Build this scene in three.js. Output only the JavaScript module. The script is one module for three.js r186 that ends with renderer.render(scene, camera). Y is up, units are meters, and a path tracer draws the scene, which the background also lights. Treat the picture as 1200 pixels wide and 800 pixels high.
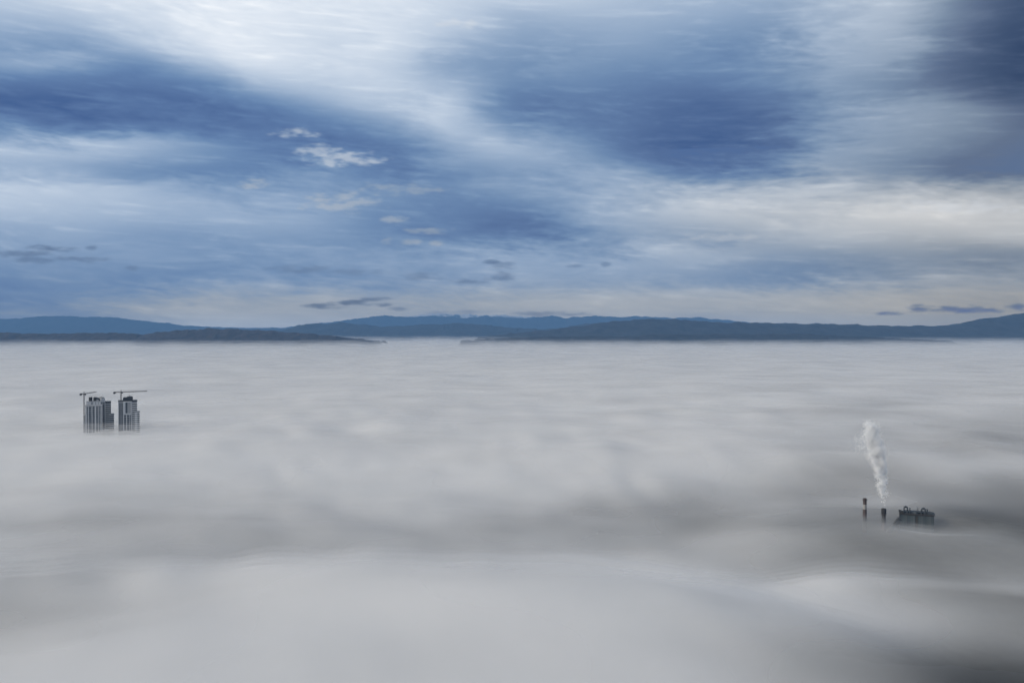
import * as THREE from 'three';
import { mergeGeometries } from 'three/addons/utils/BufferGeometryUtils.js';

// ---------------------------------------------------------------- camera, sky, sun, exposure
const scene = new THREE.Scene();
const EYE = 238;                                     // a mountain terrace above the valley fog
const camera = new THREE.PerspectiveCamera(37.85, 1024 / 682, 1, 120000);
camera.position.set(0, EYE, 0);
camera.rotation.x = -0.01371;
scene.add(camera);
const renderer = new THREE.WebGLRenderer({ antialias: true });
renderer.toneMapping = THREE.LinearToneMapping;
renderer.toneMappingExposure = 1.0;
renderer.shadowMap.enabled = true;

const sun = new THREE.DirectionalLight(new THREE.Color(1.0, 0.905, 0.75), 2.55);   // a veiled sun, high on the left
sun.name = 'sun';
sun.position.set(-5200, 2350, 1400);
sun.target.position.set(0, 60, -1200);
sun.castShadow = true;
sun.shadow.radius = 40;
Object.assign(sun.shadow.camera, { left: -3000, right: 3000, top: 3000, bottom: -3000, near: 10, far: 14000 });
sun.shadow.mapSize.set(2048, 2048);
scene.add(sun, sun.target);

const AIR = { density: 1 / 25500, color: [0.25, 0.54, 1.0] };
scene.fog = new THREE.FogExp2(new THREE.Color().setRGB(...AIR.color), AIR.density);

// ---------------------------------------------------------------- noise
function rng(seed) { return () => { seed = (seed + 0x6d2b79f5) | 0; let t = Math.imul(seed ^ (seed >>> 15), 1 | seed); t = (t + Math.imul(t ^ (t >>> 7), 61 | t)) ^ t; return ((t ^ (t >>> 14)) >>> 0) / 4294967296; }; }
const GX = new Float32Array(65536), GY = new Float32Array(65536);
{ const r = rng(11); for (let i = 0; i < 65536; i++) { const a = r() * Math.PI * 2; GX[i] = Math.cos(a); GY[i] = Math.sin(a); } }
function noise(x, y) {                               // gradient noise, about -1..1
  const ix = Math.floor(x), iy = Math.floor(y), fx = x - ix, fy = y - iy;
  const s = fx * fx * fx * (fx * (fx * 6 - 15) + 10), t = fy * fy * fy * (fy * (fy * 6 - 15) + 10);
  const h = (i, j) => ((i * 73856093) ^ (j * 19349663)) >>> 3 & 65535;
  const a = h(ix, iy), b = h(ix + 1, iy), c = h(ix, iy + 1), d = h(ix + 1, iy + 1);
  const n0 = GX[a] * fx + GY[a] * fy, n1 = GX[b] * (fx - 1) + GY[b] * fy, n2 = GX[c] * fx + GY[c] * (fy - 1), n3 = GX[d] * (fx - 1) + GY[d] * (fy - 1);
  const p = n0 + s * (n1 - n0), q = n2 + s * (n3 - n2);
  return (p + t * (q - p)) * 1.5;
}
function fbm(x, y, n = 4, gain = 0.5) { let v = 0, a = 1; for (let i = 0; i < n; i++) { v += a * noise(x, y); x = x * 2.03 + 17.3; y = y * 2.03 - 9.1; a *= gain; } return v; }
const clamp = (x, a, b) => Math.min(b, Math.max(a, x)), smooth = (a, b, x) => { const t = clamp((x - a) / (b - a), 0, 1); return t * t * (3 - 2 * t); }, mix = (a, b, t) => a + (b - a) * t;
const toLinear = (c) => { c = Math.max(c, 0) / 255; return c <= 0.04045 ? c / 12.92 : Math.pow((c + 0.055) / 1.055, 2.4); };

// ---------------------------------------------------------------- the sky: a broken high deck of cloud
// Brightness of the deck (0-255) on a lattice of directions: columns every 75, rows every 25 steps of 1/1167 in tangent, first row high, last row at the horizon.
const DECK = [
  [205, 215, 225, 232, 232, 228, 225, 215, 205, 200, 188, 180, 175, 188, 190, 130, 88],
  [180, 190, 212, 232, 232, 225, 222, 205, 178, 178, 175, 165, 158, 178, 182, 134, 84],
  [160, 158, 185, 222, 228, 218, 220, 185, 162, 160, 160, 145, 148, 175, 172, 120, 78],
  [165, 165, 140, 185, 218, 215, 208, 165, 150, 152, 145, 142, 148, 168, 155, 102, 80],
  [118, 120, 120, 130, 180, 200, 205, 180, 142, 140, 130, 125, 134, 155, 135, 106, 84],
  [105, 110, 115, 115, 130, 165, 190, 200, 130, 126, 120, 110, 118, 150, 160, 140, 105],
  [135, 122, 125, 122, 118, 125, 155, 195, 152, 132, 118, 104, 112, 150, 158, 140, 110],
  [188, 185, 182, 155, 130, 122, 130, 165, 180, 155, 118, 100, 115, 158, 150, 125, 105],
  [178, 172, 150, 140, 140, 145, 130, 145, 155, 165, 150, 125, 135, 160, 140, 115, 100],
  [202, 198, 188, 168, 162, 155, 148, 138, 150, 170, 175, 180, 185, 190, 185, 180, 165],
  [188, 186, 182, 176, 175, 166, 140, 132, 125, 160, 180, 195, 190, 195, 205, 205, 195],
  [165, 170, 160, 155, 160, 155, 142, 135, 125, 150, 165, 160, 175, 185, 178, 180, 185],
  [158, 158, 160, 150, 150, 155, 155, 160, 165, 160, 175, 175, 158, 150, 155, 145, 140],
  [142, 148, 145, 150, 150, 150, 155, 155, 165, 165, 160, 155, 145, 145, 150, 160, 155],
  [140, 145, 155, 168, 165, 165, 165, 165, 175, 178, 175, 172, 172, 172, 172, 165, 160],
  [150, 155, 165, 175, 175, 172, 170, 165, 165, 168, 172, 165, 170, 170, 170, 165, 165],
  [155, 160, 168, 175, 175, 172, 170, 168, 168, 168, 170, 168, 170, 170, 170, 168, 168],
];
function cubic(a, b, c, d, t) { return b + 0.5 * t * (c - a + t * (2 * a - 5 * b + 4 * c - d + t * (3 * (b - c) + d - a))); }
function deck(px, py) {
  const u = clamp(px / 75, 0, 16), v = clamp(py / 25, 0, 16), i = Math.floor(u), j = Math.floor(v), at = (r, c) => DECK[clamp(r, 0, 16)][clamp(c, 0, 16)];
  const row = (r) => cubic(at(r, i - 1), at(r, i), at(r, i + 1), at(r, i + 2), u - i);
  return cubic(row(j - 1), row(j), row(j + 1), row(j + 2), v - j);
}
// single small clouds: [across, down, half width, half height, brightness, share]
const SCUD = [
  [345, 157, 26, 5, 205, 0.8], [378, 178, 26, 8, 208, 0.75], [405, 188, 44, 9, 210, 0.85], [297, 217, 15, 6, 188, 0.7], [398, 238, 42, 12, 190, 0.7], [470, 222, 46, 7, 180, 0.5], [462, 258, 16, 5, 185, 0.7], [500, 271, 24, 4, 175, 0.6],
  [454, 283, 7, 4, 182, 0.6], [482, 284, 14, 4, 182, 0.6], [512, 285, 9, 4, 182, 0.6], [540, 29, 26, 6, 218, 0.6], [865, 240, 55, 7, 212, 0.6], [1120, 243, 70, 9, 216, 0.5], [850, 279, 45, 5, 198, 0.5],
  [22, 297, 40, 5, 118, 0.7], [52, 291, 20, 4, 112, 0.8], [40, 305, 30, 4, 120, 0.7], [82, 293, 16, 3, 120, 0.7], [75, 303, 18, 3, 122, 0.7], [108, 305, 18, 4, 120, 0.7], [106, 291, 7, 3, 118, 0.7], [155, 315, 8, 3, 125, 0.6],
  [355, 316, 38, 5, 126, 0.6], [420, 319, 36, 4, 132, 0.5], [495, 324, 22, 6, 128, 0.6], [548, 330, 20, 3, 122, 0.7], [577, 307, 10, 3, 118, 0.8], [590, 312, 14, 6, 124, 0.6], [588, 324, 20, 5, 122, 0.7], [672, 311, 9, 3, 128, 0.7], [710, 310, 6, 3, 130, 0.7],
  [382, 359, 24, 3.5, 118, 0.9], [412, 355, 26, 3.5, 116, 0.9], [440, 350.5, 17, 2.8, 118, 0.8], [450, 357, 9, 2.8, 122, 0.8], [462, 362, 14, 2.4, 130, 0.7], [1040, 367.5, 18, 3, 120, 0.9], [1079, 361.5, 15, 5.5, 118, 0.95], [1128, 363, 36, 5, 120, 0.9], [1150, 365, 30, 3.2, 128, 0.8], [1193, 361, 14, 5, 120, 0.9],
  [640, 368, 46, 3.4, 130, 0.7], [545, 366, 40, 3, 138, 0.5],
];
{
  const W = 4096, H = 4096, data = new Float32Array(W * H * 4), F = 1167, HORIZON = 384;
  const REACH = 560;                                 // metres of hazy air above the eye, in which low sight lines run far
  const LIT = 0.5;                                   // mean light that the air scatters
  let below = [0, 0, 0], nb = 0;
  for (let row = H / 2; row < H; row++) {
    const el = ((row + 0.5) / H - 0.5) * Math.PI, te = Math.tan(el), deg = el * 180 / Math.PI;
    const path = Math.min(REACH / Math.max(Math.sin(el), 1e-4), 44000), T = Math.exp(-path * AIR.density);
    const coarse = deg > 40;
    for (let col = 0; col < W; col++) {
      const az = ((col + 0.5) / W - 0.5) * 2 * Math.PI + Math.PI / 2;      // 0 straight ahead, to the right positive
      let a = Math.atan2(Math.sin(az), Math.cos(az));
      const ta = Math.tan(clamp(a, -0.95, 0.95)), ca = Math.cos(clamp(a, -0.95, 0.95));
      const px = 600 + F * ta, py = HORIZON - F * te / ca, adeg = a * 180 / Math.PI;
      // streaks: long across, thin upright, tilted a little; in degrees so that they go on round the sky
      const k = 1 + deg / 22;
      const sx = Math.cos(a) * 7, sz = Math.sin(a) * 7;
      const cl = 1 / (Math.sin(el) + 0.16);
      const qx = Math.sin(a) * Math.cos(el) * cl, qz = -Math.cos(a) * Math.cos(el) * cl;      // on the plane of the deck
      let L;
      if (coarse) {
        L = 188 + 24 * fbm(qx * 1.6 + 3, qz * 1.6, 3);
      } else {
        const w1 = fbm(adeg * 0.055 + 5, deg * 0.30 + adeg * 0.03, 3), w2 = fbm(adeg * 0.055 - 31, deg * 0.34 + adeg * 0.03 + 40, 3);
        const streak = fbm(adeg * 0.2 + w1 * 0.9, deg * 0.95 + adeg * 0.07 + w2 * 0.9, 5, 0.55);
        const fine = fbm(adeg * 0.8 + w2 * 1.5, deg * 3.6 + adeg * 0.22 + w1 * 1.5, 4, 0.6);
        const inside = smooth(34, 27, Math.abs(adeg)) * smooth(27, 19.5, deg);
        let base = mix(140, 188, smooth(17, 38, deg)) + 34 * fbm(adeg * 0.045 + 70, deg * 0.16 + 9, 3);
        if (inside > 0) base = mix(base, deck(px + 14 * w1 + 18 * streak + 9 * fine, py + (4 * w2 + 6 * streak + 3.5 * fine) * smooth(380, 330, py)), inside);
        const calm = smooth(0.2, 3.5, deg);
        const fibre = Math.pow(Math.max(0, fbm(adeg * 0.32 + w2, deg * 2.9 + adeg * 0.13 + w1 * 0.8 + 60, 4, 0.62)), 1.3);
        L = base + (6 * streak + 4.2 * fine + 10 * fibre) * (0.45 + 0.55 * calm);
      }
      // colour: dark parts are blue, bright parts white; towards the right-hand side greyer, a warm glow low on the right
      const grey = smooth(820, 1230, px) * smooth(60, 20, Math.abs(adeg));
      let S = mix(17, 4, smooth(18, 36, deg)) + (238 - L) * mix(mix(0.43, 0.53, smooth(105, 145, L)) * mix(1.05, 0.96, smooth(250, 700, px)), 0.20, grey) * mix(1, 0.35, smooth(18, 36, deg));
      S -= 19 * smooth(640, 900, px) * Math.exp(-Math.pow((py - 255) / 60, 2)) * smooth(120, 170, L) * smooth(60, 20, Math.abs(adeg));
      S -= 21 * Math.exp(-Math.pow((deg - 1.4) / 1.1, 2)) * smooth(140, 175, L);
      const red = mix(0.38, 0.44, smooth(105, 150, L));
      let R = L - red * S, G = L, B = L + (1 - red) * S;
      if (Math.abs(adeg) < 40 && deg < 22) {
        for (const [cx, cy, rx, ry, v, share] of SCUD) {
          const dx = (px - cx) / rx, dy = (py - cy) / ry;
          if (dx * dx + dy * dy > 4.5) continue;
          const n = v > 150 ? fbm(px * 0.05 + cx, py * 0.15 + cy, 5, 0.6) : 0.8 * fbm(px * 0.05 + cx, py * 0.2 + cy, 4, 0.55);
          const m = smooth(-0.3, 1.4, 1 - (dx * dx + dy * dy) * 0.8 + n * 0.95 - (dy > 0 ? dy * dy * 0.4 : 0)) * share * (v > 150 ? 0.8 : 0.85);
          const s = v > 150 ? 16 : 58;
          R = mix(R, v - 0.42 * s, m); G = mix(G, v, m); B = mix(B, v + 0.58 * s, m);
        }
      }
      const o = (row * W + col) * 4, c = [R, G, B];
      for (let i = 0; i < 3; i++) {
        const want = toLinear(c[i]);
        data[o + i] = Math.max((want - (1 - T) * 0.95 * AIR.color[i] * LIT) / T, want * 0.4);
      }
      data[o + 3] = 1;
      if (row === H / 2) { for (let i = 0; i < 3; i++) below[i] += data[o + i]; nb++; }
    }
  }
  for (let i = 0; i < W * (H / 2); i++) { data[i * 4] = below[0] / nb; data[i * 4 + 1] = below[1] / nb; data[i * 4 + 2] = below[2] / nb; data[i * 4 + 3] = 1; }
  const sky = new THREE.DataTexture(data, W, H, THREE.RGBAFormat, THREE.FloatType);
  sky.mapping = THREE.EquirectangularReflectionMapping;
  sky.magFilter = THREE.LinearFilter;
  sky.needsUpdate = true;
  scene.background = sky;
  scene.environment = sky;
}

// ---------------------------------------------------------------- helpers
const lit = (o) => { o.traverse((m) => { if (m.isMesh) { m.castShadow = m.receiveShadow = true; } }); return o; };
const taken = new Map();
function numbered(name) { const n = taken.get(name) ?? 0; taken.set(name, n + 1); return n ? `${name}_${String(n).padStart(3, '0')}` : name; }
function thing(name, label, category, [x, y, z], turn = 0, group) {
  const o = new THREE.Group();
  o.name = numbered(name); o.position.set(x, y, z); o.rotation.y = turn; o.userData = { label, category };
  if (group) o.userData.group = group;
  scene.add(o);
  return o;
}
function part(name, geometry, material, parent, at) { const m = new THREE.Mesh(geometry, material); m.name = name; if (at) m.position.set(...at); parent.add(m); return m; }
function structure(name, geometry, material, label, category) { const m = new THREE.Mesh(geometry, material); m.name = numbered(name); m.userData = { kind: 'structure', label, category }; scene.add(m); return m; }
const box = (x0, x1, y0, y1, z0, z1) => { const g = new THREE.BoxGeometry(x1 - x0, y1 - y0, z1 - z0); g.translate((x0 + x1) / 2, (y0 + y1) / 2, (z0 + z1) / 2); return g; };
const V = (x, y, z) => new THREE.Vector3(x, y, z);
function bar(a, b, w) { const l = a.distanceTo(b), g = new THREE.BoxGeometry(w, l, w); g.translate(0, l / 2, 0); g.applyQuaternion(new THREE.Quaternion().setFromUnitVectors(V(0, 1, 0), b.clone().sub(a).normalize())); g.translate(a.x, a.y, a.z); return g; }
function grainTexture(seed, lo, hi, sx, sy) {        // patchy weathering of a painted or cast surface
  const N = 128, d = new Uint8Array(N * N * 4);
  for (let j = 0; j < N; j++) for (let i = 0; i < N; i++) {
    const v = clamp(mix(lo, hi, 0.5 + 0.5 * fbm(i / N * sx + seed, j / N * sy - seed, 4, 0.6)), 0, 1) * 255, o = (j * N + i) * 4;
    d[o] = d[o + 1] = d[o + 2] = v; d[o + 3] = 255;
  }
  const t = new THREE.DataTexture(d, N, N); t.colorSpace = THREE.SRGBColorSpace; t.wrapS = t.wrapT = THREE.RepeatWrapping; t.magFilter = THREE.LinearFilter; t.needsUpdate = true; return t;
}
const paint = (r, g, b, roughness = 0.9, extra = {}) => new THREE.MeshStandardMaterial({ color: new THREE.Color().setRGB(r, g, b), roughness, ...extra });

// ---------------------------------------------------------------- the ground under the fog
{
  const g = new THREE.PlaneGeometry(64000, 46000, 60, 60); g.rotateX(-Math.PI / 2); g.translate(0, 0, -19000);
  structure('ground', g, paint(0.06, 0.062, 0.06, 1), 'dark valley floor lying under the sea of fog', 'ground');
}

{ // an added, unseen dark rise: keeps the thin fog dark and hides the shafts
  const n = 90, pos = [], col = [], idx = [];
  for (let j = 0; j <= n; j++) for (let i = 0; i <= n; i++) {
    const x = 60 + 720 * i / n, d = 640 + 640 * j / n, r = Math.hypot((x - 420) / 330, (d - 940) / 290) + 0.1 * fbm(x / 130, d / 130, 3);
    pos.push(x, -2 + 45 * smooth(1.0, 0.2, r) + 1.6 * fbm(x / 22 + 5, d / 22, 3, 0.6) * smooth(1, 0.8, r), -d);
    const v = 0.03 * (1 + 0.5 * fbm(x / 16, d / 16 + 8, 3, 0.6)); col.push(v * 0.95, v, v * 0.9);
  }
  for (let j = 0; j < n; j++) for (let i = 0; i < n; i++) { const a = j * (n + 1) + i, b = a + n + 1; idx.push(a, a + 1, b, a + 1, b + 1, b); }
  const g = new THREE.BufferGeometry();
  g.setAttribute('position', new THREE.Float32BufferAttribute(pos, 3)); g.setAttribute('color', new THREE.Float32BufferAttribute(col, 3)); g.setIndex(idx); g.computeVertexNormals();
  structure('terrain', g, new THREE.MeshStandardMaterial({ vertexColors: true, roughness: 1 }), 'added dark rise, unseen under the thin fog round the boiler house, to darken it', 'terrain');
}

// ---------------------------------------------------------------- hills and mountains
// profile: points [across, height angle] in units of 1/1167 from straight ahead and from eye level
function ridge(name, label, dist, deep, profile, color, snow, seed, rough) {
  const m = dist / 1167, x0 = profile[0][0] * m, x1 = profile[profile.length - 1][0] * m, nx = 760, nz = 30;
  const height = (x) => { const u = x / m; let i = 0; while (i < profile.length - 2 && profile[i + 1][0] < u) i++; const [a, b] = [profile[i], profile[i + 1]], t = smooth(0, 1, (u - a[0]) / (b[0] - a[0])); return EYE + mix(a[1], b[1], mix(t, clamp((u - a[0]) / (b[0] - a[0]), 0, 1), 0.6)) * m; };
  const pos = [], col = [], idx = [];
  for (let j = 0; j <= nz; j++) {
    const t = j / nz * 1.5 - 1;                      // -1 foot in front, 0 crest, 0.5 behind
    for (let i = 0; i <= nx; i++) {
      const x = mix(x0, x1, i / nx), h = height(x), z = -dist - t * deep * -1 * -1;
      const base = 40, fall = t < 0 ? Math.pow(1 + t, 1.15) : 1 - t * t * 1.6;
      const spur = 1 - Math.abs(noise(x / (deep * 0.55) + seed, t * 1.4 + seed * 2)) * 0.55 * (1 - fall) - Math.abs(noise(x / (deep * 0.2) - seed, t * 3)) * 0.25 * (1 - fall);
      const y = base + (h - base) * Math.max(fall, 0) * spur + rough * m * 2.3 * fbm(x / (15 * m) + seed, t * 6, 5, 0.6);
      pos.push(x, t < -0.98 ? -5 : y, z);
      const patch = 1 + 0.6 * fbm(x / (deep * 0.12) + 7, t * 9 + seed, 4, 0.6);
      const white = snow ? smooth(0.0, 0.35, (y - snow) / (260) + 0.5 * fbm(x / 900 + seed, t * 8, 4, 0.65)) : 0;
      for (let c = 0; c < 3; c++) col.push(mix(color[c] * patch, 0.75, white));
    }
  }
  for (let j = 0; j < nz; j++) for (let i = 0; i < nx; i++) { const a = j * (nx + 1) + i, b = a + nx + 1; idx.push(a, a + 1, b, a + 1, b + 1, b); }
  const g = new THREE.BufferGeometry();
  g.setAttribute('position', new THREE.Float32BufferAttribute(pos, 3)); g.setAttribute('color', new THREE.Float32BufferAttribute(col, 3)); g.setIndex(idx); g.computeVertexNormals();
  return structure(name, g, new THREE.MeshStandardMaterial({ vertexColors: true, roughness: 1 }), label, 'hill');
}
const P = (list) => list.map(([x, y]) => [x - 600, 384 - y]);
const wood = [0.024, 0.027, 0.028];
ridge('mountain', 'distant snow-streaked mountain summit showing above the blue ridge', 39000, 3000, P([[380, 388], [440, 376], [470, 371.5], [490, 369], [505, 367.5], [520, 367.5], [535, 368.5], [550, 368], [565, 370], [585, 368.5], [610, 371], [660, 373], [760, 376], [860, 384], [900, 388]]), wood, 600, 3.1, 0.5);
ridge('mountain', 'long pale blue ridge with two rounded summits in the middle distance', 35000, 3000, P([[250, 394], [300, 385.5], [330, 384.5], [385, 377.5], [410, 374.5], [430, 372], [443, 370], [452, 369.5], [470, 371.5], [490, 371], [505, 370], [530, 371.5], [550, 373], [558, 372], [569, 369.5], [580, 372], [620, 373], [635, 371], [645, 369.5], [655, 371], [662, 373], [675, 371.5], [690, 370], [700, 370.5], [720, 371.5], [745, 371], [765, 371.5], [790, 372.5], [805, 371.5], [820, 372.5], [850, 375], [900, 380], [950, 387], [1000, 394]]), wood, 0, 9.7, 0.5);
ridge('mountain', 'flat-topped pale blue ridge sloping down to the near dark hill', 33000, 2600, P([[-320, 382], [-200, 378], [-100, 375], [0, 373.5], [25, 373], [32, 371.5], [60, 370.3], [85, 370.5], [105, 371.5], [128, 371.3], [142, 373], [160, 375.5], [190, 378], [210, 381], [235, 382.5], [270, 384], [300, 384.5], [340, 384], [380, 385], [430, 388], [480, 394]]), wood, 0, 5.3, 0.4);
ridge('hill', 'blue wooded hill before the long central ridge', 20500, 2200, P([[250, 394], [330, 387], [350, 381], [362, 379.3], [385, 379], [400, 378], [430, 381], [455, 383], [480, 381.5], [500, 379.5], [515, 380], [537, 378.5], [560, 380], [575, 381], [585, 383], [610, 384.5], [640, 386], [660, 384], [690, 379], [720, 379.5], [760, 384], [820, 392]]), wood, 0, 1.9, 0.5);
ridge('hill', 'long dark blue wooded hill rising to a steep shoulder at its end', 14200, 1500, P([[560, 395], [600, 391], [640, 387], [680, 382], [705, 378], [730, 375.5], [760, 374], [780, 373.8], [800, 375], [830, 376.5], [860, 378], [900, 378.5], [940, 379], [980, 380], [1000, 380.2], [1030, 381.5], [1060, 382], [1085, 381.5], [1100, 382.2], [1115, 381.6], [1130, 379], [1145, 375.5], [1155, 373], [1175, 371.5], [1186, 368.5], [1200, 367], [1230, 361], [1300, 352], [1400, 356], [1560, 372]]), wood, 0, 6.6, 0.5);
ridge('hill', 'low dark bare hill lapped by the fog before the flat-topped ridge', 10900, 700, P([[-320, 380], [-150, 386], [0, 390], [8, 389.3], [25, 391.3], [55, 391], [120, 390.3], [135, 389.8], [150, 391], [165, 392], [180, 390], [205, 387.5], [225, 386], [245, 385.4], [262, 385.2], [290, 386.5], [315, 387.5], [335, 389.3], [360, 390.8], [380, 393], [405, 396], [430, 398.7], [450, 400]]), [0.036, 0.03, 0.027], 0, 2.2, 0.6);
ridge('hill', 'low dark spit of land barely rising from the fog below the long hill', 11300, 600, P([[540, 399], [570, 397.5], [600, 396], [650, 394.5], [700, 394], [730, 395], [760, 392.5], [800, 391.7], [840, 392], [900, 391.6], [935, 391.4], [960, 392.2], [985, 393.4], [1010, 394.5], [1040, 396], [1070, 397.5], [1090, 398.5], [1115, 400]]), wood, 0, 8.4, 0.4);

// ---------------------------------------------------------------- the sea of fog: thin veils of droplets, one below the other
function fogTop(x, d) {                              // height of the fog's upper side
  const n = (s, o) => fbm(x / s + o, d / s - o, 2, 0.45);
  const puff = (s, o) => { const wx = 0.25 * noise(x / s * 0.9 + 40, d / s), a = noise(x / s + o + wx, d / s * 0.8 - o); return Math.sqrt(a * a + 0.018) - 0.34; };   // rounded tops, creased between
  let y = 91.5;
  const hollow = smooth(1430, 1040, d) * smooth(590, 770, d - 60 * noise(x / 240, 5.5));
  y -= hollow * mix(17, 35, smooth(-420, 330, x + 80 * noise(d / 260, 2.2)));
  // a bank that swells in front
  const bx = (x - 15) / 275, bd = (d - 340) / 268, r = Math.sqrt(bx * bx * (bx > 0 ? 1.1 : 0.7) + bd * bd) + 0.06 * noise(x / 150 + 4.4, d / 150);
  const bank = smooth(1.3, 0.5, r);
  y = mix(y, 112, bank);
  const near = smooth(3800, 900, d), open = (1 - 0.45 * hollow) * (1 - 0.55 * bank);
  const still = 1 - Math.max(smooth(190, 70, Math.hypot(x + 608, d - 1500)), smooth(150, 60, Math.hypot(x - 372, d - 945)));
  y += still * open * (mix(13, 8, near) * n(640, 1.7) + mix(9, 17, near) * puff(280, 8.1) + 9 * near * puff(105, 3.3) + 3.2 * smooth(2600, 900, d) * puff(48, 5.9));
  y += 6 * smooth(130, 50, Math.hypot((x - 360) / 1.2, d - 930)) - 8.5 * smooth(58, 18, Math.hypot(x - 397, d - 936)) + 4.5 * smooth(170, 60, Math.hypot(x + 608, d - 1490));
  const far = smooth(2200, 9000, d);
  y += far * (7 * fbm(x / 1900 + 9, d / 1100, 3) + 9 * puff(900, 2.9)) ;
  return y;
}
function thin(x, d) {                                // thinner fog, also put in to darken hollow, right side and corner like shade
  const w = 0.14 * fbm(x / 230 + 21, d / 200, 3, 0.5);
  const e = (cx, cd, rx, rd) => smooth(1.7, 0.0, Math.hypot((x - cx) / rx, (d - cd) / rd) + w * 1.6);
  const all = [0.8 * e(480, 930, 340, 340), 0.5 * e(820, 1450, 480, 380), 0.3 * e(1150, 2100, 700, 700), 0.2 * e(2200, 4200, 1300, 1700), 0.5 * e(-40, 905, 400, 175), 0.14 * e(-330, 820, 260, 150), 1.3 * e(258, 328, 155, 134), 0.48 * e(360, 600, 170, 150), 0.55 * e(290, 510, 160, 130), 0.28 * e(-430, 760, 190, 190), 0.5 * e(-290, 500, 130, 150)];
  const curl = 1 - 0.16 * Math.exp(-Math.pow((x - 365) / 75, 2) - Math.pow((d - 885) / 60, 2));   // less thinning before the power station, so its lower parts stay hidden
  return clamp(1 - all.reduce((p, v) => p * (1 - Math.min(v, 0.985)), 1), 0, 0.985) * curl;
}
{
  const SHEETS = 6, nx = 300, nd = 340, col = [], pos = [], idx = [];
  const XS = [], DS = [];
  for (let i = 0; i <= nx; i++) { const u = i / nx * 2 - 1; XS.push(15000 * Math.sinh(4.6 * u) / Math.sinh(4.6)); }
  for (let j = 0; j <= nd; j++) { const t = j / nd; DS.push(-250 + 470 * t * 1.6 + 14500 * (Math.exp(4.4 * t) - 1 - 4.4 * t) / (Math.exp(4.4) - 5.4)); }
  const top = [], th = [];
  for (let j = 0; j <= nd; j++) for (let i = 0; i <= nx; i++) { top.push(fogTop(XS[i], DS[j])); th.push(thin(XS[i], DS[j])); }
  for (let k = 0; k < SHEETS; k++) {
    const from = pos.length / 3;
    for (let j = 0, o = 0; j <= nd; j++) for (let i = 0; i <= nx; i++, o++) {
      const x = XS[i], d = DS[j];
      const plant = smooth(240, 90, Math.hypot(x - 372, d - 945)), towers = smooth(170, 60, Math.hypot(x + 608, d - 1500));
      const gap = mix(3.2 + 0.5 * smooth(700, 450, d) + Math.max(0, d - 1500) / 700 + 1.9 * towers, 1.6, plant);
      const own = 1.3 * smooth(3500, 1200, d) * fbm(x / 95 + k * 13.7, d / 95 - k * 7.1, 2) + 2.2 * noise(x / 330 - k * 5.3, d / 330 + k * 3.9);
      const lap = (towers * 4.2 + plant * 1.5) * fbm(x / 24 + k * 3.1, d / 24, 2);
      pos.push(x, top[o] + (gap - 3.2) * 1.2 * smooth(2500, 9000, d) - k * gap + own * Math.min(gap, 4) * 0.2 + lap, -d);
      const wisp = fbm(x / 230 + k * 31, d / 230 + k * 17, 3, 0.55);
      const a = clamp([0.09, 0.17, 0.27, 0.4, 0.55, 0.72][k] * (1 - towers * [0.5, 0.4, 0.25, 0.1, 0, 0][k]) * (1 + 0.4 * wisp), 0.03, 0.85), thick = Math.pow(1 - Math.min(th[o], 1), 1.75);
      col.push(1, 1, 1, 1 - Math.pow(1 - a, thick));
    }
    for (let j = 0; j < nd; j++) for (let i = 0; i < nx; i++) { const a = from + j * (nx + 1) + i, b = a + nx + 1; idx.push(a, a + 1, b, a + 1, b + 1, b); }
  }
  const g = new THREE.BufferGeometry();
  g.setAttribute('position', new THREE.Float32BufferAttribute(pos, 3)); g.setAttribute('color', new THREE.Float32BufferAttribute(col, 4)); g.setIndex(idx); g.computeVertexNormals();
  const m = new THREE.Mesh(g, new THREE.MeshPhysicalMaterial({ color: new THREE.Color().setRGB(0.93, 0.93, 0.935), roughness: 1, specularIntensity: 0, vertexColors: true, transparent: true, side: THREE.DoubleSide }));
  m.name = 'valley_fog'; m.userData = { kind: 'stuff', label: 'pale grey sea of fog filling the whole valley', category: 'fog' };
  scene.add(m);
}
// ---------------------------------------------------------------- three tower blocks, still under construction
const M = {
  pale: paint(0.68, 0.69, 0.70, 0.9, { map: grainTexture(1.3, 0.82, 1, 6, 14) }), grey: paint(0.38, 0.39, 0.40, 0.9, { map: grainTexture(7.7, 0.78, 1, 6, 14) }), dark: paint(0.075, 0.08, 0.085, 0.85, { map: grainTexture(4.1, 0.7, 1, 5, 5) }),
  glass: paint(0.07, 0.08, 0.09, 0.25), slab: paint(0.62, 0.63, 0.63, 0.9), white: paint(0.7, 0.7, 0.69, 0.6), steel: paint(0.05, 0.043, 0.038, 0.7), ballast: paint(0.03, 0.03, 0.032, 0.9),
  cladding: [paint(0.055, 0.075, 0.085, 0.7), paint(0.045, 0.062, 0.075, 0.7), paint(0.065, 0.082, 0.092, 0.7)], duct: paint(0.035, 0.045, 0.055, 0.7), brick: paint(0.075, 0.056, 0.054, 0.9), shaft: paint(0.05, 0.05, 0.05, 0.9), buff: paint(0.3, 0.3, 0.29, 0.9),
};
const FLOOR = 3.0;
const pane = new THREE.BoxGeometry(1, 2.0, 0.12);
function windows(parent, x0, x1, z, y0, y1) {        // one pane on each floor of a bay, let in behind the ribs
  for (let y = y1 - 2.2; y > y0; y -= FLOOR) { const m = part('window', pane, M.glass, parent, [(x0 + x1) / 2, y, z]); m.scale.x = x1 - x0 - 0.3; }
}
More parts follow.
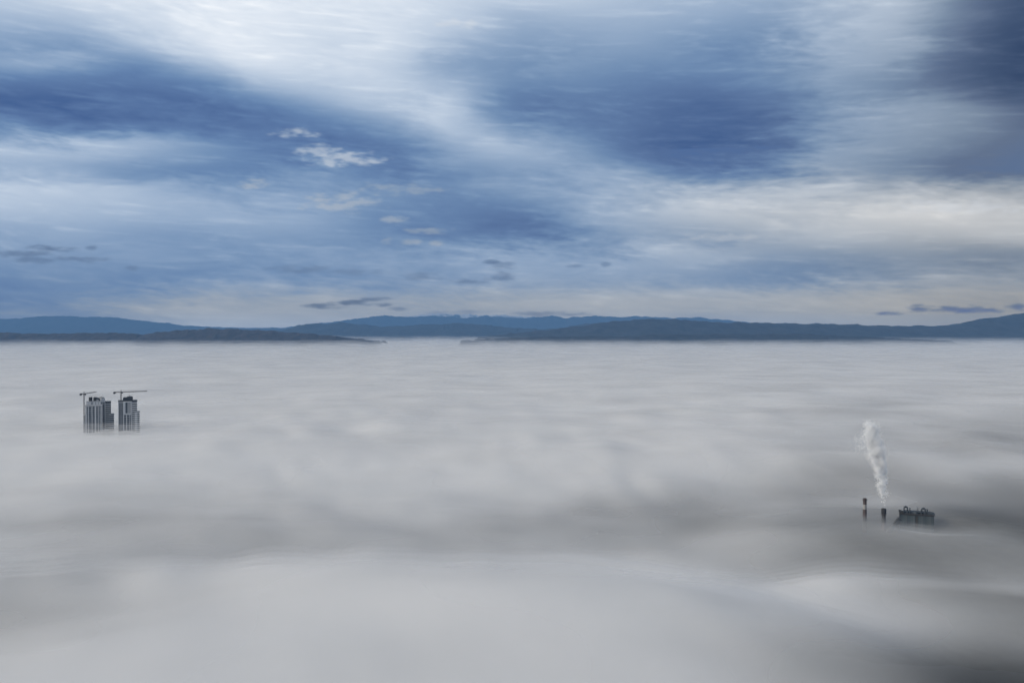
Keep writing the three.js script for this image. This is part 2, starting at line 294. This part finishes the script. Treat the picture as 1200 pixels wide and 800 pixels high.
function balconies(parent, x0, x1, z, y0, y1, deep = 2.3) {
  const g = mergeGeometries([box(x0, x1, -0.15, 0.1, z - 0.4, z + deep), box(x0, x1, 0.1, 1.05, z + deep - 0.16, z + deep), box(x1 - 0.16, x1, 0.1, 1.05, z - 0.4, z + deep - 0.16)]);
  for (let y = y1 - 3.4; y > y0; y -= FLOOR) {
    part('balcony', g, M.slab, parent, [0, y, 0]);
    const shadePane = part('balcony_shade', pane, M.glass, parent, [(x0 + x1) / 2 - 0.1, y + 1.5, z + 0.16]); shadePane.scale.set(x1 - x0 - 0.7, 1.15, 1);  // dark panes added to stand in for the shade between the slabs
  }
}
function ribs(parent, list, z, y0, y1, material) { for (const [x, w] of list) part('rib', box(x - w / 2, x + w / 2, y0, y1, z - 0.5, z + 0.85), material ?? M.pale, parent); }
function dish(parent, x, y, z, r) {
  const d = part('antenna', new THREE.CylinderGeometry(0.12, 0.16, 3.2, 6), M.steel, parent, [x, y + 1.6, z]);
  const g = new THREE.SphereGeometry(r, 14, 6, 0, Math.PI * 2, 0, 1.05); g.rotateX(Math.PI / 2); g.translate(0, 1.4, 0.2);
  part('dish', g, M.white, d);
}
{ // front block with a drum and a vaulted plant room on its roof
  const t = thing('tower_block', 'ribbed tower block with a round tank and vaulted plant room on its roof', 'tower', [-631.5, 0, -1500], 0.40, 'tower blocks standing out of the fog');
  part('shaft', box(-12.3, 12.3, 0, 121, -24, -1.0), M.grey, t);
  part('wing', box(-15.2, -12.31, 0, 106.3, -20, -4), M.grey, t);
  part('wing_parapet', box(-15.4, -12.32, 106.3, 107.2, -20.2, -3.8), M.pale, t);
  ribs(t, [[-12, 1.2], [-10.6, 0.7], [-8, 1.0], [-2.6, 1.1], [2.5, 2.0], [6.8, 0.9], [9.6, 0.8], [11.9, 1.2]], -1, 40, 120.4);
  for (const [a, b] of [[-10.1, -8.5], [-7.3, -5.2], [-5.1, -3.2], [-1.9, 0], [0.1, 1.4], [3.6, 6.2], [7.3, 9.1], [10.1, 11.2]]) windows(t, a, b, -0.94, 72, 119.5);
  part('parapet', box(-12.7, 12.7, 120.4, 121.5, -24.2, 0.2), M.pale, t);
  part('setback_storey', box(-11, 11, 121.5, 126.4, -22, -4), M.grey, t);
  for (const x of [-9, -5.5, 0.8, 5.2, 9]) part('setback_panel', box(x - 1.5, x + 1.5, 122, 125.8, -4, -3.7), M.pale, t);
  part('setback_cornice', box(-11.3, 11.3, 126.4, 127, -22.3, -3.6), M.pale, t);
  t.scale.x = 0.93;
  const tank = new THREE.CylinderGeometry(2.9, 2.9, 6, 22); tank.rotateX(0); part('roof_tank', tank, M.ballast, t, [-4.6, 130, -9]);
  const s = new THREE.Shape(); s.moveTo(0, 0); s.lineTo(0, 5.2); s.bezierCurveTo(3, 6.2, 8, 5.2, 10.6, 2.2); s.lineTo(10.6, 0); s.closePath();
  const vault = new THREE.ExtrudeGeometry(s, { depth: 12, bevelEnabled: false, curveSegments: 10 }); part('plant_room', vault, M.dark, t, [-0.6, 127, -18]);
  part('plant_room_door', box(0.6, 2.2, 127.1, 130, -5.99, -5.8), M.dark, t); part('plant_room_panel', box(4.2, 7.6, 127.3, 129.6, -5.99, -5.8), M.grey, t);
  dish(t, -2.5, 132.6, -12, 0.9);
}
{ // rear block beside it
  const t = thing('tower_block', 'stepped tower block behind the vaulted one, with a rounded roof drum and mast', 'tower', [-627.4, 0, -1524], 0.40, 'tower blocks standing out of the fog');
    part('shaft', box(-12, 3.4, 0, 124.2, -22, 0), M.grey, t);
  part('balcony_recess', box(3.41, 11.2, 0, 123.6, -18, -1.2), M.grey, t);
  part('balcony_roof', box(3.2, 11.6, 123.6, 124.6, -18.2, 0.6), M.dark, t);
  balconies(t, 3.42, 11.3, -1.3, 72, 124.4);
  part('side_fin', box(10.9, 11.5, 0, 123.5, -18, -1.25), M.dark, t);
  part('wing', box(8.5, 15.6, 0, 104.6, -14, -0.95), M.grey, t); balconies(t, 8.52, 15.9, -0.9, 72, 106.5, 2.5);
  part('wing_parapet', box(8.2, 16.1, 104.6, 105.6, -14.2, 1.1), M.grey, t);
  ribs(t, [[-3.4, 0.8], [-0.6, 0.7], [2.9, 0.9]], 0, 40, 123.4);
  windows(t, -2.9, -1.1, 0.05, 72, 121); windows(t, -0.1, 2.3, 0.05, 72, 121);
  part('parapet', box(-12.2, 3.1, 124.2, 125, -22.2, 0.95), M.pale, t);
  const drum = new THREE.LatheGeometry([[0.01, 5.6], [3.6, 5.4], [4.9, 4.8], [5.3, 3.9], [5.3, 0]].map(([x, y]) => new THREE.Vector2(x, y)).reverse(), 26); part('roof_drum', drum, M.pale, t, [-2.2, 125, -8]);
  part('drum_cap', new THREE.CylinderGeometry(3.2, 4.2, 0.7, 24), M.dark, t, [-2.2, 130.9, -8]);
  dish(t, -1.6, 131.2, -8, 0.8);
}
{ // single block with a framed front
  const t = thing('tower_block', 'tower block with a framed tall dark slot, standing apart under the long-armed crane', 'tower', [-580, 0, -1500], 0.37, 'tower blocks standing out of the fog');
  part('shaft', box(-13.4, 6.2, 0, 127, -24, -1.2), M.grey, t);
  ribs(t, [[-13, 0.8], [-10.8, 0.5], [-8.6, 0.5]], -1.2, 40, 126.4, M.grey);
  windows(t, -12.5, -11.2, -1.14, 72, 125); windows(t, -10.4, -9, -1.14, 72, 125); windows(t, -8.2, -6.9, -1.14, 72, 125);
  part('front_frame', mergeGeometries([box(-6.6, -5.3, 109, 127, -1.3, 0.3), box(4.2, 5.2, 109, 127, -1.3, 0.3), box(-5.3, 4.2, 125.6, 127, -1.3, 0.28), box(-6.6, 5.2, 107.8, 109, -1.3, 0.32)]), M.pale, t);
  part('front_panel', box(-0.6, 4.2, 109, 125.6, -1.3, -0.5), M.grey, t); part('slot_shade', box(-3.4, -0.6, 109, 125.6, -1.3, -1.05), M.glass, t); part('front_panel', box(-5.3, -3.4, 109, 125.6, -1.3, -0.5), M.pale, t);  // the slot between the panels gets its shade from a dark colour
  ribs(t, [[-6, 1.1], [-1.8, 1.0], [2.2, 0.5], [4.7, 0.9]], -1.2, 40, 107.8);
  windows(t, -5.4, -2.4, -1.1, 72, 107); windows(t, -1.2, 1.9, -1.1, 72, 107); windows(t, 2.5, 4.2, -1.1, 72, 107);
  part('balcony_recess', box(6.21, 13.2, 0, 126.6, -20, -2.2), M.grey, t); balconies(t, 6.22, 13.4, -2.3, 72, 127.6);
  part('parapet', box(-13.7, 13.6, 127, 127.9, -24.2, -1.25), M.dark, t);
  part('wing', box(9.8, 16.6, 0, 110, -16, -1.9), M.grey, t); balconies(t, 9.82, 16.9, -1.85, 72, 111.5, 2.5); part('wing_parapet', box(9.5, 17.1, 110, 111, -16.2, 0.1), M.grey, t);
  const s = new THREE.Shape(); s.moveTo(-6.8, 0); s.lineTo(-6.8, 3.6); s.lineTo(-5.6, 4.6); s.lineTo(-1.2, 4.6); s.lineTo(-0.8, 5.4); s.quadraticCurveTo(3, 6.6, 6.4, 5.6); s.lineTo(7.1, 4.6); s.lineTo(7.1, 0); s.closePath();
  part('plant_room', new THREE.ExtrudeGeometry(s, { depth: 11, bevelEnabled: true, bevelSize: 0.15, bevelThickness: 0.15, bevelSegments: 1, curveSegments: 8 }), M.dark, t, [0, 127.9, -16]);
  part('plant_room_door', box(-0.6, 0.4, 128, 132, -4.85, -4.7), M.dark, t); part('plant_room_door', box(-5.4, -3, 128, 131.4, -4.85, -4.7), M.dark, t);
  dish(t, 2.6, 134.1, -10, 1.0);
}

// ---------------------------------------------------------------- tower cranes
function lattice(a, b, w, step, chord, web, three) {  // an open truss from a to b
  const dir = b.clone().sub(a), l = dir.length(), q = new THREE.Quaternion().setFromUnitVectors(V(0, 1, 0), dir.clone().normalize()), at = (x, y, z) => V(x, y, z).applyQuaternion(q).add(a), out = [];
  const corner = three ? [[-w / 2, 0], [w / 2, 0], [0, w * 0.9]] : [[-w / 2, -w / 2], [w / 2, -w / 2], [w / 2, w / 2], [-w / 2, w / 2]];
  for (const [x, z] of corner) out.push(bar(at(x, 0, z), at(x, l, z), chord));
  const n = Math.max(2, Math.round(l / step));
  for (let i = 0; i < n; i++) corner.forEach((c, k) => { const e = corner[(k + 1) % corner.length], f = i % 2 ? [c, e] : [e, c]; out.push(bar(at(f[0][0], i * l / n, f[0][1]), at(f[1][0], (i + 1) * l / n, f[1][1]), web)); });
  return mergeGeometries(out);
}
function crane(label, [x, y, z], top, turn, reach, back, tilt) {
  const t = thing('tower_crane', label, 'crane', [x, y, z], turn, 'tower cranes beside the tower blocks'), h = top - y;
  part('mast', lattice(V(0, 0, 0), V(0, h, 0), 1.7, 1.9, 0.42, 0.26), M.steel, t);
  part('slewing_ring', new THREE.CylinderGeometry(1.35, 1.1, 1.1, 14), M.steel, t, [0, h + 0.5, 0]);
  const cab = part('cab', box(0.9, 2.6, h - 0.9, h + 1.2, 0.4, 2.2), M.steel, t); part('cab_window', box(2.61, 2.68, h - 0.2, h + 1, 0.6, 2.0), M.glass, cab);
  part('apex', lattice(V(0, h + 1, 0), V(0, h + 4.2, 0), 0.9, 1.2, 0.24, 0.16), M.steel, t);
  const rise = Math.tan(tilt), tip = V(reach, h + 1.5 + reach * rise, 0);
  part('jib', lattice(V(0.5, h + 1.2, 0), tip, 1.05, 1.5, 0.26, 0.17, true), M.steel, t);
  part('counter_jib', lattice(V(-0.5, h + 1.2, 0), V(-back, h + 1.0, 0), 1.1, 1.5, 0.34, 0.2), M.steel, t);
  for (let i = 0; i < 3; i++) part('counterweight', box(-back - 0.4 + i * 1.15, -back + 0.65 + i * 1.15, h - 1.2, h + 1.6, -0.9, 0.9), M.ballast, t);
  part('tie_rod', bar(V(0, h + 4.1, 0), V(reach * 0.62, h + 2.2 + reach * 0.62 * rise, 0), 0.13), M.steel, t); part('tie_rod', bar(V(0, h + 4.1, 0), V(-back + 1, h + 1.7, 0), 0.14), M.steel, t);
  const hk = part('trolley', box(reach * 0.45, reach * 0.45 + 1.4, h + 0.7 + reach * 0.45 * rise, h + 1.2 + reach * 0.45 * rise, -0.5, 0.5), M.steel, t); part('hook_rope', bar(V(reach * 0.45 + 0.7, h + 0.7 + reach * 0.45 * rise, 0), V(reach * 0.45 + 0.7, h - 1.6 + reach * 0.45 * rise, 0), 0.1), M.steel, hk);
  return t;
}
crane('tower crane with a raised short arm against the vaulted tower block', [-647.2, 0, -1503], 137.2, 0.45, 17.5, 5.8, 0.12);
crane('tower crane with a long level arm behind the tower block that stands apart', [-598, 0, -1520], 138.6, 0.35, 37.5, 10.6, 0.012);

// ---------------------------------------------------------------- the power station
function lathed(rows, n = 24) { return new THREE.LatheGeometry(rows.map(([r, y]) => new THREE.Vector2(r, y)), n); }
function chimney(label, [x, z], top, r, bands, cap, pale) {
  const t = thing('chimney', label, 'chimney', [x, 0, z], 0, 'chimneys of the power station');
  part('shaft', lathed([[r * 1.9, 0], [r * 1.35, top * 0.55], [r, top - 0.4], [r * 0.8, top - 0.4], [r * 0.8, top - 3]]), M.shaft, t);
  const girth = (y) => (y < top * 0.55 ? mix(1.9, 1.35, y / (top * 0.55)) : mix(1.35, 1, (y - top * 0.55) / (top * 0.45))) * r + 0.06;
  for (const [y0, y1] of bands) part('painted_band', lathed([[girth(y0), y0], [girth(y1), y1]]), M.brick, t);
  for (const [y0, y1] of pale) part('painted_band', lathed([[girth(y0), y0], [girth(y1), y1]]), M.buff, t);
  if (cap) part('cap', lathed([[r * 1.0, top - cap], [r * 1.35, top - cap + 0.5], [r * 1.35, top - 0.7], [r * 1.2, top], [r * 0.82, top], [r * 0.82, top - 2]]), M.ballast, t);
  const gy = top - (cap ? cap + 0.8 : 2.2), rail = [];
  part('gallery', lathed([[r, gy], [r * 1.5, gy], [r * 1.5, gy + 0.2], [r, gy + 0.2]]), M.steel, t);
  for (let i = 0; i < 10; i++) { const a = i / 10 * Math.PI * 2; rail.push(bar(V(Math.cos(a) * r * 1.46, gy + 0.2, Math.sin(a) * r * 1.46), V(Math.cos(a) * r * 1.46, gy + 1.3, Math.sin(a) * r * 1.46), 0.07)); }
  const ring = new THREE.TorusGeometry(r * 1.46, 0.05, 4, 20); ring.rotateX(Math.PI / 2); ring.translate(0, gy + 1.3, 0); rail.push(ring.toNonIndexed()); 
  part('railing', mergeGeometries(rail.map((g) => { const n = g.index ? g.toNonIndexed() : g; return n; })), M.steel, t);
  part('ladder', mergeGeometries([bar(V(-0.25, 20, r * 1.5), V(-0.25, gy, r * 1.12), 0.08), bar(V(0.25, 20, r * 1.5), V(0.25, gy, r * 1.12), 0.08)]), M.steel, t);
  return t;
}
chimney('slim chimney banded dark and white, taller than its smoking neighbour', [337.8, -950], 75.3, 1.55, [[69.2, 75.0], [57.5, 64.6]], 0, [[64.61, 69.19]]);
chimney('stout chimney with a dark cap, giving off the white smoke', [356, -950], 65.2, 1.7, [[44, 52]], 5.2, []);
{
  const t = thing('boiler_house', 'dark slab-sided boiler house with looped steam ducts on its roof', 'building', [387.6, -3.6, -950], -0.385);
  part('wall', box(-15.2, 15.2, 0, 62, -14, -0.3), M.duct, t);
  for (let i = 0; i < 13; i++) { if (i === 6) continue; const x = -15 + i * 2.31; part('cladding_panel', box(x + 0.08, x + 2.2, 34, 61.8, -0.31, 0.1 + 0.12 * (i % 2)), M.cladding[(i * 5 + 1) % 3], t); }
  part('stair_strip', box(-1.0, 0.9, 51, 61.4, -0.31, -0.05), M.shaft, t);
  for (const x of [-15.3, -8.3, -1.4, 1.3, 8.0, 15.0]) part('pilaster', box(x - 0.22, x + 0.22, 34, 62, -0.3, 0.6), M.duct, t);
  part('roof_slab', box(-15.7, 15.6, 62, 63.3, -14.6, 0.8), M.ballast, t);
  const lip = new THREE.Shape(); lip.moveTo(0, 0); lip.lineTo(-1.3, 1.9); lip.lineTo(-0.8, 2.1); lip.lineTo(3, 0.9); lip.lineTo(3, 0); lip.closePath();
  part('roof_canopy', new THREE.ExtrudeGeometry(lip, { depth: 9, bevelEnabled: false }), M.ballast, t, [-15, 63.3, -9]);
  const shed = new THREE.Shape(); shed.moveTo(0, 0); shed.lineTo(0, 1.7); shed.lineTo(3.6, 1.4); shed.lineTo(6.2, 0); shed.closePath();
  part('roof_shed', new THREE.ExtrudeGeometry(shed, { depth: 10, bevelEnabled: false }), M.duct, t, [9.9, 63.3, -11]);
  part('roof_house', box(-11, 9.5, 63.3, 64.5, -14, -4), M.duct, t);
  function loop(x, w, h, z, r) { const c = new THREE.CatmullRomCurve3([V(-w / 2, 0, 0), V(-w / 2, h * 0.6, 0), V(-w * 0.3, h * 0.95, 0), V(w * 0.3, h * 0.95, 0), V(w / 2, h * 0.6, 0), V(w / 2, 0, 0)]); part('steam_duct', new THREE.TubeGeometry(c, 20, r, 8), M.duct, t, [x, 63.3, z]); }
  loop(-9.9, 3.2, 5.5, -3, 0.55); loop(5.9, 3.3, 5.0, -3, 0.6); loop(-9.9, 3.2, 5.3, -9, 0.55); loop(5.9, 3.3, 4.8, -9, 0.6);
  for (const [x, h, r] of [[-6.2, 5.4, 0.6], [9.2, 5.2, 0.7]]) part('vent_stack', lathed([[r * 0.8, 0], [r * 0.8, h - 0.9], [r * 1.2, h - 0.8], [r * 1.2, h - 0.2], [0.05, h]], 12), M.duct, t, [x, 63.3, -3]);
  part('roof_hood', lathed([[2.2, 0], [2.1, 1.6], [1.2, 2.3], [0.05, 2.5]], 12), M.duct, t, [-0.9, 63.3, -3]);
  part('mast', bar(V(0.9, 63.3, -2), V(0.9, 70.0, -2), 0.45), M.duct, t); part('mast_arm', box(0.2, 1.6, 67.4, 67.7, -2.2, -1.8), M.duct, t);
}
{
  const t = thing('conveyor_gallery', 'slanting enclosed conveyor running up to the boiler house, half lost in fog', 'conveyor', [366.6, 0, -947], 0);
  const a = V(-9, 40, 0), b = V(4.2, 55.5, 0);
  part('gallery', bar(a, b, 2.4), M.duct, t); part('roof', bar(a.clone().add(V(-0.9, 1.15, 0)), b.clone().add(V(-0.9, 1.15, 0)), 2.7), M.dark, t);
  for (const k of [0.25, 0.75]) { const c = a.clone().lerp(b, k); part('trestle', mergeGeometries([bar(V(c.x - 1.3, 0, -0.9), c, 0.4), bar(V(c.x + 1.3, 0, 0.9), c, 0.4)]), M.steel, t); }
}
{ // white smoke: a cloud of droplets that leans and breaks up as it rises
  const r = rng(77), path = [[1037.2, 594, 2.4, 0.06], [1037.2, 582, 4, 0.14], [1037, 574, 5.4, 0.7], [1035.4, 562, 6, 1], [1034.6, 553, 6.4, 1], [1033.6, 545, 7.4, 1], [1031.4, 537, 8.4, 0.95], [1028, 527, 8.6, 0.85], [1024, 518, 8.6, 0.7], [1021.6, 511, 7.4, 0.55], [1023.4, 505, 7.6, 0.5], [1024.6, 500, 6.4, 0.32], [1020, 495, 7, 0.06]];
  const S = 950 / 1167, lumps = [];
  for (let i = 0; i < path.length - 1; i++) for (let k = 0; k < 7; k++) {
    const t = (k + r()) / 7, p = path[i].map((v, c) => mix(v, path[i + 1][c], t)), a = r() * Math.PI * 2, q = Math.sqrt(r()) * 0.85;
    lumps.push([(p[0] - 600 - 0.5) * S + Math.cos(a) * q * p[2] * S, EYE - (p[1] - 384) * S + (r() - 0.5) * 2, -950 + Math.sin(a) * q * p[2] * S, p[2] * S * mix(0.45, 1.25, r()), p[3]]);
  }
  for (let k = 0; k < 22; k++) lumps.push([(1020 - r() * 17 - 600) * S, EYE - (518 + (r() - 0.5) * 16 - 384) * S, -950 + (r() - 0.5) * 10, 4 + r() * 4, 0.022]);
  const spots = [];
  for (const [x, y, z, rad, dens] of lumps) {
    const n = Math.round(38 * rad * rad * dens);
    for (let i = 0; i < n; i++) { const u = r() * 2 - 1, a = r() * Math.PI * 2, q = Math.abs(r() + r() + r() - 1.5) * 0.95 * rad, w = Math.sqrt(1 - u * u); spots.push([x + q * w * Math.cos(a), y + q * u, z + q * w * Math.sin(a)]); }
  }
  const m = new THREE.InstancedMesh(new THREE.IcosahedronGeometry(0.17, 0), new THREE.MeshPhysicalMaterial({ color: new THREE.Color().setRGB(0.94, 0.95, 0.96), roughness: 1, specularIntensity: 0 }), spots.length), M4 = new THREE.Matrix4();
  spots.forEach(([x, y, z], i) => { const s = 0.6 + r() * 0.8; m.setMatrixAt(i, M4.makeScale(s, s, s).setPosition(x, y, z)); });
  m.name = 'chimney_smoke'; m.userData = { kind: 'stuff', label: 'white plume of smoke rising from the stout dark-capped chimney', category: 'smoke' };
  scene.add(m);
}

lit(scene);
renderer.render(scene, camera);
